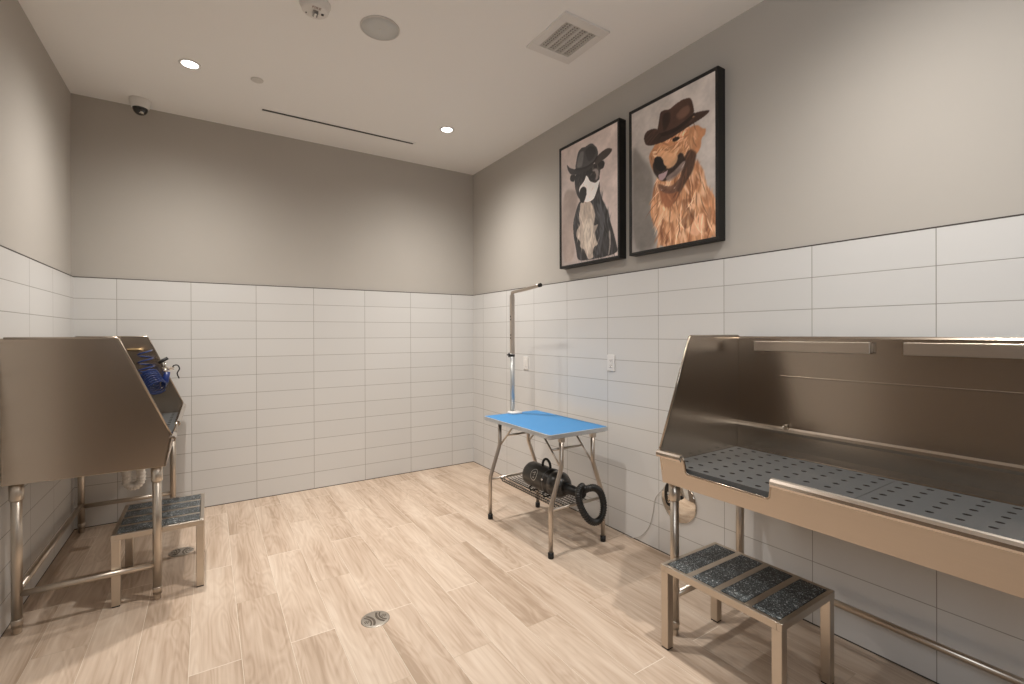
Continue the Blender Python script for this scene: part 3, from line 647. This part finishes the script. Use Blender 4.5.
# traced outlines of the two portraits (0..1 across and up the canvas)
GOLD=[
('shadowL',[(0.022,0.769),(0.142,0.661),(0.276,0.552),(0.294,0.429),(0.255,0.286),(0.293,0.191),(0.347,0.006),(0.008,0.0),(0.011,0.668)]),
('body',[(0.349,0.482),(0.308,0.427),(0.265,0.317),(0.248,0.239),(0.315,0.159),(0.355,0.1),(0.347,0.007),(0.688,-0.007),(0.997,-0.009),(0.994,0.227),(0.939,0.291),(0.893,0.339),(0.872,0.424),(0.804,0.485),(0.734,0.566),(0.54,0.574)]),
('earL',[(0.318,0.704),(0.276,0.686),(0.232,0.65),(0.257,0.573),(0.316,0.507),(0.383,0.513),(0.366,0.622)]),
('head',[(0.296,0.692),(0.277,0.656),(0.315,0.604),(0.369,0.577),(0.545,0.503),(0.662,0.517),(0.727,0.558),(0.759,0.643),(0.727,0.752),(0.494,0.724),(0.315,0.717)]),
('earR',[(0.727,0.733),(0.821,0.718),(0.868,0.682),(0.902,0.678),(0.889,0.639),(0.852,0.63),(0.844,0.569),(0.79,0.535),(0.751,0.517),(0.712,0.636)]),
('neckdark',[(0.662,0.549),(0.72,0.594),(0.805,0.551),(0.783,0.49),(0.762,0.445),(0.676,0.379),(0.586,0.302),(0.525,0.26),(0.556,0.34),(0.617,0.414)]),
('mouth',[(0.283,0.584),(0.316,0.603),(0.447,0.529),(0.54,0.548),(0.617,0.592),(0.654,0.575),(0.684,0.51),(0.617,0.466),(0.525,0.441),(0.414,0.438),(0.349,0.473),(0.291,0.528)]),
('jaw',[(0.447,0.463),(0.556,0.485),(0.646,0.526),(0.684,0.527),(0.646,0.468),(0.54,0.429),(0.463,0.426)]),
('tongue',[(0.349,0.498),(0.447,0.498),(0.478,0.509),(0.447,0.463),(0.399,0.446),(0.366,0.461)]),
('muzzle',[(0.333,0.646),(0.416,0.65),(0.511,0.609),(0.601,0.571),(0.572,0.527),(0.494,0.508),(0.431,0.529),(0.383,0.582)]),
('nose',[(0.301,0.614),(0.333,0.624),(0.383,0.614),(0.416,0.585),(0.424,0.553),(0.463,0.527),(0.431,0.51),(0.366,0.516),(0.313,0.553)]),
('eye',[(0.526,0.699),(0.572,0.704),(0.617,0.69),(0.603,0.677),(0.558,0.673),(0.53,0.682)]),
('bandana',[(0.341,0.439),(0.414,0.416),(0.509,0.353),(0.615,0.343),(0.555,0.281),(0.486,0.246),(0.43,0.275),(0.382,0.335)]),
('lace',[(0.349,0.437),(0.43,0.405),(0.525,0.388),(0.617,0.431),(0.66,0.423),(0.57,0.338),(0.463,0.348),(0.366,0.39)]),
('chestlight',[(0.349,0.331),(0.43,0.257),(0.509,0.228),(0.555,0.195),(0.523,0.148),(0.445,0.167),(0.382,0.22)]),
('chestlight2',[(0.66,0.239),(0.762,0.24),(0.79,0.219),(0.732,0.162),(0.674,0.204)]),
('bodydark',[(0.615,0.28),(0.734,0.278),(0.762,0.257),(0.66,0.247),(0.79,0.187),(0.774,0.123),(0.674,0.078),(0.615,0.144),(0.66,0.197)]),
('bodydark2',[(0.364,0.169),(0.445,0.089),(0.508,0.029),(0.428,0.013),(0.38,0.062)]),
('bodydark3',[(0.939,0.205),(0.963,0.137),(0.925,0.047),(0.871,0.038),(0.899,0.13)]),
('bodylight3',[(0.804,0.16),(0.885,0.164),(0.871,0.07),(0.802,0.022),(0.732,0.046),(0.718,0.09)]),
('brim',[(0.167,0.782),(0.182,0.813),(0.221,0.831),(0.324,0.82),(0.388,0.773),(0.547,0.759),(0.696,0.787),(0.776,0.803),(0.852,0.796),(0.953,0.776),(0.882,0.753),(0.743,0.738),(0.545,0.712),(0.424,0.703),(0.259,0.713),(0.192,0.735)]),
('crown',[(0.34,0.788),(0.361,0.844),(0.38,0.915),(0.428,0.916),(0.495,0.901),(0.581,0.921),(0.664,0.924),(0.732,0.913),(0.754,0.886),(0.769,0.841),(0.779,0.809),(0.696,0.778),(0.547,0.758),(0.424,0.756)]),
('crownhi',[(0.564,0.84),(0.631,0.87),(0.712,0.875),(0.735,0.841),(0.712,0.811),(0.614,0.799)]),
('crowndark',[(0.407,0.891),(0.495,0.891),(0.512,0.835),(0.46,0.781),(0.414,0.772)]),
('band',[(0.369,0.773),(0.547,0.761),(0.696,0.785),(0.779,0.811),(0.785,0.789),(0.704,0.762),(0.555,0.734),(0.407,0.74)]),
('pin',[(0.751,0.786),(0.776,0.787),(0.783,0.778),(0.76,0.777)]),
]
GREY=[
('shade',[(0.026,0.657),(0.318,0.605),(0.318,0.51),(0.229,0.33),(0.27,0.034),(0.011,0.018)]),
('body',[(0.371,0.506),(0.338,0.497),(0.284,0.438),(0.229,0.339),(0.24,0.232),(0.283,0.13),(0.314,0.021),(0.564,0.008),(1.003,0.017),(0.968,0.102),(0.924,0.194),(0.879,0.27),(0.853,0.344),(0.76,0.448),(0.714,0.519),(0.705,0.593),(0.646,0.586),(0.567,0.507)]),
('chest',[(0.371,0.501),(0.547,0.482),(0.606,0.418),(0.635,0.35),(0.615,0.302),(0.604,0.271),(0.683,0.279),(0.663,0.255),(0.615,0.215),(0.654,0.146),(0.682,0.12),(0.604,0.105),(0.584,0.062),(0.603,0.019),(0.502,0.014),(0.442,0.104),(0.359,0.127),(0.369,0.178),(0.294,0.215),(0.295,0.273),(0.369,0.311),(0.338,0.373),(0.36,0.436)]),
('chest2',[(0.444,0.349),(0.566,0.341),(0.604,0.253),(0.564,0.174),(0.564,0.082),(0.504,0.051),(0.442,0.133),(0.411,0.259)]),
('sidelight',[(0.861,0.211),(0.879,0.191),(0.887,0.112),(0.859,0.018),(0.841,0.019),(0.87,0.114),(0.849,0.177)]),
('grey',[(0.606,0.463),(0.76,0.412),(0.798,0.3),(0.759,0.17),(0.7,0.032),(0.643,0.038),(0.702,0.24),(0.665,0.363)]),
('head',[(0.275,0.74),(0.264,0.684),(0.275,0.615),(0.34,0.527),(0.485,0.484),(0.626,0.498),(0.694,0.523),(0.708,0.557),(0.7,0.63),(0.723,0.708),(0.686,0.761),(0.467,0.768)]),
('earL',[(0.187,0.757),(0.17,0.721),(0.198,0.698),(0.258,0.685),(0.287,0.738)]),
('earR',[(0.648,0.768),(0.762,0.763),(0.796,0.733),(0.771,0.698),(0.734,0.698),(0.708,0.692),(0.666,0.719)]),
('face',[(0.476,0.701),(0.445,0.66),(0.34,0.618),(0.36,0.552),(0.423,0.494),(0.505,0.474),(0.606,0.483),(0.666,0.547),(0.714,0.624),(0.685,0.62),(0.637,0.606),(0.538,0.639),(0.507,0.676)]),
('greyface',[(0.569,0.72),(0.648,0.723),(0.696,0.686),(0.685,0.634),(0.628,0.626),(0.657,0.675)]),
('eye',[(0.567,0.701),(0.618,0.701),(0.628,0.682),(0.587,0.68)]),
('nose',[(0.357,0.6),(0.414,0.62),(0.476,0.598),(0.485,0.55),(0.454,0.508),(0.423,0.48),(0.371,0.498),(0.349,0.544)]),
('brimL',[(0.105,0.866),(0.165,0.819),(0.255,0.79),(0.362,0.769),(0.487,0.76),(0.589,0.762),(0.587,0.744),(0.507,0.733),(0.362,0.733),(0.253,0.742),(0.182,0.762),(0.131,0.807)]),
('brimR',[(0.618,0.779),(0.677,0.817),(0.762,0.834),(0.845,0.837),(0.906,0.819),(0.909,0.803),(0.864,0.781),(0.781,0.763),(0.705,0.757),(0.648,0.741)]),
('crown',[(0.272,0.787),(0.298,0.86),(0.331,0.921),(0.396,0.939),(0.457,0.93),(0.539,0.939),(0.589,0.931),(0.658,0.885),(0.683,0.842),(0.677,0.808),(0.607,0.767),(0.487,0.76),(0.362,0.769)]),
('crownlt',[(0.298,0.793),(0.32,0.856),(0.374,0.911),(0.437,0.906),(0.425,0.834),(0.394,0.779)]),
('crowndk',[(0.447,0.904),(0.549,0.923),(0.629,0.891),(0.657,0.849),(0.589,0.8),(0.509,0.797)]),
('band',[(0.272,0.793),(0.383,0.775),(0.498,0.771),(0.604,0.782),(0.668,0.819),(0.677,0.804),(0.618,0.765),(0.498,0.755),(0.383,0.759),(0.267,0.78)]),
]

# ------------------------------------------------------------ painted portraits
def inside(poly, X, Y):
    r = np.zeros(X.shape, bool); n = len(poly); j = n - 1
    for i in range(n):
        xi, yi = poly[i]; xj, yj = poly[j]
        c = ((yi > Y) != (yj > Y)) & (X < (xj - xi) * (Y - yi) / ((yj - yi) if yj != yi else 1e-9) + xi)
        r ^= c; j = i
    return r
def vnoise(rng, shape, cells):
    ny, nx = shape; g_ = rng.random((cells[1] + 2, cells[0] + 2))
    x = np.linspace(0, cells[0], nx); y = np.linspace(0, cells[1], ny); xi = np.minimum(x.astype(int), cells[0]); yi = np.minimum(y.astype(int), cells[1])
    fx = (x - xi); fy = (y - yi)[:, None]; fx = fx * fx * (3 - 2 * fx); fy = fy * fy * (3 - 2 * fy)
    a = g_[yi][:, xi]; b = g_[yi][:, xi + 1]; c = g_[yi + 1][:, xi]; d = g_[yi + 1][:, xi + 1]
    return (a * (1 - fx) + b * fx) * (1 - fy) + (c * (1 - fx) + d * fx) * fy
def s2l(c): c = np.clip(np.asarray(c, float) / 255, 0, 1); return np.where(c <= .04045, c / 12.92, ((c + .055) / 1.055) ** 2.4)
def blur(m, k):
    for _ in range(k):
        p_ = np.pad(m, 1, mode='edge'); m = (p_[:-2, 1:-1] + p_[2:, 1:-1] + p_[1:-1, :-2] + p_[1:-1, 2:] + 2 * m) / 6 if m.ndim == 2 else m
    return m
class Paint:
    def __init__(s, seed, nx=210, ny=310):
        s.nx, s.ny = nx, ny; s.rng = np.random.default_rng(seed)
        s.X, s.Y = np.meshgrid(np.linspace(0, 1, nx), np.linspace(0, 1, ny)); s.A = np.zeros((ny, nx, 3)); s.masks = {}
    def tex(s, amp):
        n = vnoise(s.rng, s.X.shape, (5, 7)) * .5 + vnoise(s.rng, s.X.shape, (14, 20)) * .3 + vnoise(s.rng, s.X.shape, (40, 60)) * .2
        return 1 + amp * (n - .5)[..., None] * 2
    def fill(s, poly, col, amp=.15, soft=2, op=1., name=None):
        for _ in range(2):
            q = []
            for (x0, y0), (x1, y1) in zip(poly, poly[1:] + poly[:1]): q += [(x0 * .8 + x1 * .2, y0 * .8 + y1 * .2), (x0 * .2 + x1 * .8, y0 * .2 + y1 * .8)]
            poly = q
        m = blur(inside(poly, s.X, s.Y).astype(float), soft); s.masks[name] = m; a = (m * op)[..., None]
        s.A = s.A * (1 - a) + np.array(col, float) * s.tex(amp) * a
    def strokes(s, mask, n, cols, ln, wd, ang, spread=.35, op=.6):
        m = s.masks[mask]; H_ = 0
        for _ in range(n * 6):
            if H_ >= n: break
            cx, cy = s.rng.random(2); ix, iy = int(cx * (s.nx - 1)), int(cy * (s.ny - 1))
            if m[iy, ix] < .6: continue
            H_ += 1; an = (ang(cx, cy) if callable(ang) else ang) + s.rng.normal() * spread
            l_ = ln * (.5 + s.rng.random()); w_ = wd * (.6 + .8 * s.rng.random()); c = np.array(cols[s.rng.integers(len(cols))], float)
            R = int(l_ * s.ny) + 2; y0, y1, x0, x1 = max(0, iy - R), min(s.ny, iy + R), max(0, ix - R), min(s.nx, ix + R)
            dx = (s.X[y0:y1, x0:x1] - cx) * .67; dy = s.Y[y0:y1, x0:x1] - cy
            u = dx * math.cos(an) + dy * math.sin(an); v = -dx * math.sin(an) + dy * math.cos(an) + u * u * 1.5
            a = np.clip(1.3 - (u / l_) ** 2 - (v / w_) ** 2, 0, 1)
            a = (a * op * (m[y0:y1, x0:x1] if mask not in ('body', 'earR', 'earL', 'ch', 'cl') else 1))[..., None]; s.A[y0:y1, x0:x1] = s.A[y0:y1, x0:x1] * (1 - a) + c * a

def portrait_golden():
    P = Paint(3); X, Y = P.X[..., None], P.Y[..., None]
    base = np.array([158, 149, 143.]) * (.72 + .42 * np.clip(.25 + .55 * Y + .25 * X, 0, 1)); P.A = base * P.tex(.13)
    g_ = dict(GOLD)
    P.fill(g_['shadowL'], (84, 78, 72), .2, 40, .7)
    P.fill(g_['earL'], (150, 98, 62), .25, 2, 1, 'earL'); P.strokes('earL', 40, [(205, 165, 130), (95, 55, 32)], .03, .006, 1.5)
    P.fill(g_['body'], (176, 112, 68), .18, 2, 1, 'body')
    P.strokes('body', 420, [(206, 152, 108), (156, 94, 56), (190, 128, 82), (214, 168, 128), (140, 80, 46)], .050, .009, lambda x, y: 1.45 + (x - .55) * .9, .28, .6)
    P.fill(g_['chestlight'], (216, 166, 120), .12, 6, .6, 'cl'); P.strokes('cl', 60, [(238, 200, 160), (190, 128, 82)], .04, .007, 1.7)
    P.fill(g_['bodylight3'], (216, 158, 118), .10, 5, .7); P.fill(g_['chestlight2'], (222, 172, 130), .1, 3, .7)
    for k_ in ('bodydark', 'bodydark2', 'bodydark3'):
        P.fill(g_[k_], (122, 66, 34), .2, 4, .55, k_); P.strokes(k_, 40, [(160, 92, 50), (96, 50, 26), (205, 150, 100)], .035, .007, 1.3)
    P.strokes('body', 60, [(236, 196, 156), (110, 58, 30)], .06, .004, lambda x, y: 1.35 + (x - .55) * .8, .3, .7)
    P.fill(g_['head'], (184, 116, 70), .15, 2, 1, 'head'); P.strokes('head', 220, [(222, 170, 124), (150, 84, 46), (200, 138, 88), (236, 196, 156)], .028, .006, lambda x, y: .35 + (x - .5) * 2.2, .4, .6)
    P.fill(g_['earR'], (170, 108, 66), .2, 2, 1, 'earR'); P.strokes('earR', 90, [(216, 168, 124), (118, 66, 36), (196, 140, 96)], .035, .006, 1.75, .3)
    P.fill(g_['neckdark'], (62, 38, 27), .3, 5, .9, 'nd'); P.strokes('nd', 60, [(112, 66, 40), (28, 17, 13), (90, 54, 36)], .04, .006, 1.1)
    P.fill(g_['bandana'], (140, 78, 44), .2, 3, .9, 'ban'); P.strokes('ban', 40, [(176, 108, 66), (92, 46, 26)], .03, .006, 1.5)
    P.fill(g_['lace'], (96, 60, 44), .3, 3, .8, 'lace'); P.strokes('lace', 50, [(190, 165, 150), (60, 34, 26), (150, 110, 88)], .012, .004, .6, .8)
    P.fill(g_['mouth'], (34, 22, 19), .2, 3, .92, 'mo'); P.strokes('mo', 26, [(70, 46, 38), (120, 96, 86), (20, 14, 13)], .03, .004, .75, .3); P.fill(g_['jaw'], (150, 128, 118), .3, 2, .7, 'jaw'); P.strokes('jaw', 24, [(200, 180, 170), (60, 40, 36)], .03, .004, .75, .2)
    P.fill(g_['tongue'], (158, 128, 132), .1, 1, 1)
    P.fill(g_['muzzle'], (206, 148, 100), .12, 3, .9, 'mz'); P.strokes('mz', 30, [(232, 190, 150), (180, 116, 72)], .02, .006, .6)
    P.fill(g_['nose'], (24, 18, 17), .2, 1, 1); P.fill(g_['eye'], (34, 20, 14), .1, 1, 1)
    P.fill(g_['brim'], (60, 38, 29), .2, 1, 1, 'brim'); P.strokes('brim', 40, [(84, 54, 40), (40, 25, 19)], .05, .006, .45, .12, .5)
    P.fill(g_['crown'], (70, 44, 33), .2, 1, 1, 'crown'); P.fill(g_['crowndark'], (44, 27, 21), .2, 5, .8); P.fill(g_['crownhi'], (112, 74, 56), .12, 7, .8)
    P.fill(g_['band'], (38, 23, 18), .2, 1, .9); P.fill(g_['pin'], (150, 110, 70), .1, 1, 1)
    lum = P.A.mean(2, keepdims=True); P.A = P.A * .74 + lum * .26
    return P
def portrait_grey():
    P = Paint(11); X, Y = P.X[..., None], P.Y[..., None]
    base = np.array([176, 163, 158.]) * (.72 + .35 * np.clip(.1 + .5 * Y + .5 * X, 0, 1)); P.A = base * P.tex(.12)
    g_ = dict(GREY)
    P.fill(g_['shade'], (120, 106, 98), .2, 22, .6)
    P.fill(g_['body'], (42, 40, 40), .25, 1, 1, 'body'); P.fill(g_['grey'], (72, 72, 76), .25, 5, .75)
    P.strokes('body', 160, [(62, 60, 62), (30, 28, 28), (84, 84, 88)], .05, .006, 1.75, .2, .5)
    P.fill(g_['chest'], (148, 136, 126), .18, 1, 1, 'ch'); P.fill(g_['chest2'], (184, 174, 162), .12, 5, .7)
    P.strokes('ch', 120, [(200, 190, 178), (118, 106, 98), (166, 154, 142)], .04, .005, 1.6, .25, .5)
    P.fill(g_['sidelight'], (150, 142, 136), .1, 2, .8)
    P.fill(g_['earR'], (38, 34, 34), .2, 1, 1); P.fill(g_['earL'], (40, 35, 33), .2, 1, 1)
    P.fill(g_['head'], (40, 37, 37), .25, 1, 1, 'hd'); P.strokes('hd', 120, [(66, 60, 58), (30, 27, 27), (84, 77, 74)], .02, .006, 1.2, .5, .6); P.fill(g_['greyface'], (138, 128, 124), .3, 4, .75)
    P.fill(g_['face'], (206, 202, 200), .1, 1, 1, 'fc'); P.strokes('fc', 40, [(232, 230, 228), (170, 164, 160)], .02, .005, 1.2)
    P.fill(g_['nose'], (26, 23, 23), .2, 1, 1); P.fill([(u_ + .01, v_ + .004) for u_, v_ in g_['eye']], (40, 34, 31), .1, 1, .8)
    P.fill(g_['crown'], (64, 62, 62), .15, 1, 1, 'cr'); P.fill(g_['crownlt'], (104, 102, 102), .1, 5, .7); P.fill(g_['crowndk'], (46, 44, 45), .1, 5, .8)
    P.fill(g_['brimR'], (58, 52, 50), .2, 1, 1); P.fill(g_['brimL'], (52, 48, 48), .2, 1, 1); P.fill(g_['band'], (34, 31, 32), .1, 1, .9)
    return P
def print_mat(name, sc):
    m, nt, b = newmat(name); a = nt.nodes.new('ShaderNodeVertexColor'); a.layer_name = 'paint'
    v = nt.nodes.new('ShaderNodeVectorMath'); v.operation = 'SCALE'; v.inputs['Scale'].default_value = sc
    nt.links.new(a.outputs['Color'], v.inputs[0]); nt.links.new(v.outputs[0], b.inputs['Base Color']); b.inputs['Roughness'].default_value = .6
    return m
def picture(yc, label, P, pname):
    w, h, dp = .674, .988, .056; zc = 2.459
    t = thing('framed_portrait', label, 'framed picture', (0.012, yc, zc), group=None)
    mb = MB(); f = .019
    for a, b, c, d in ((-w/2, w/2, h/2 - f, h/2), (-w/2, w/2, -h/2, -h/2 + f), (-w/2, -w/2 + f, -h/2 + f, h/2 - f), (w/2 - f, w/2, -h/2 + f, h/2 - f)):
        mb.box(-dp - .012, -.001, a, b, c, d)
    mb.build('frame', M['frame'], t, bev=.0015)
    MB().box(-dp - .003, -.003, -w/2 + f, w/2 - f, -h/2 + f, h/2 - f).build('canvas', M['frame'], t)
    cw, chh = w - 2 * f, h - 2 * f; nx, ny = P.nx, P.ny
    me = bpy.data.meshes.new(pname)
    co = np.zeros((ny, nx, 3)); co[..., 0] = -dp - .0045; co[..., 1] = cw / 2 - P.X * cw; co[..., 2] = -chh / 2 + P.Y * chh
    idx = np.arange(nx * ny).reshape(ny, nx); q = np.stack([idx[:-1, :-1], idx[1:, :-1], idx[1:, 1:], idx[:-1, 1:]], -1).reshape(-1, 4)
    me.from_pydata(co.reshape(-1, 3).tolist(), [], q.tolist())
    at = me.color_attributes.new('paint', 'FLOAT_COLOR', 'POINT'); rgba = np.ones((nx * ny, 4)); rgba[:, :3] = s2l(P.A.reshape(-1, 3))
    at.data.foreach_set('color', rgba.ravel()); me.materials.append(print_mat(pname, PSC))
    o = bpy.data.objects.new('painting', me); COL.objects.link(o); o.parent = t
    md = o.modifiers.new('Solidify', 'SOLIDIFY'); md.thickness = .001; md.offset = -1
    return t
PSC = 1.85
picture(-1.949, 'black framed portrait of a black and white dog wearing a grey hat', portrait_grey(), 'grey_dog_print')
picture(-2.713, 'black framed portrait of a golden dog wearing a brown hat', portrait_golden(), 'golden_dog_print')

# ------------------------------------------------------------ world, camera, view
w = bpy.data.worlds.new('World'); SC.world = w; w.use_nodes = True
w.node_tree.nodes['Background'].inputs[0].default_value = (.9, .85, .8, 1); w.node_tree.nodes['Background'].inputs[1].default_value = .3
cam = bpy.data.cameras.new('Camera'); co = bpy.data.objects.new('Camera', cam); COL.objects.link(co); SC.camera = co
f, yaw, pitch, roll, cx, cy, cz = 470.075, .5742, -.0018, -.0031, -2.4921, -4.6538, 1.4346
cam.sensor_width = 36; cam.lens = 36 * f / 1024; cam.sensor_fit = 'HORIZONTAL'; cam.shift_y = -7.66 / 1024; cam.clip_start = .05
fw = Vector((math.sin(yaw), math.cos(yaw), 0)); rt = Vector((math.cos(yaw), -math.sin(yaw), 0)); upv = Vector((0, 0, 1))
f2 = fw * math.cos(pitch) + upv * math.sin(pitch); u2 = upv * math.cos(pitch) - fw * math.sin(pitch)
r3 = rt * math.cos(roll) + u2 * math.sin(roll); u3 = u2 * math.cos(roll) - rt * math.sin(roll)
m4 = Matrix((r3, u3, -f2)).transposed().to_4x4(); m4.translation = (cx, cy, cz); co.matrix_world = m4
SC.view_settings.view_transform = 'Standard'; SC.view_settings.look = 'None'; SC.view_settings.gamma = 1; SC.view_settings.use_curve_mapping = False
SC.view_settings.exposure = 0.34
SC.cycles.max_bounces = 16; SC.cycles.diffuse_bounces = 10; SC.cycles.glossy_bounces = 6
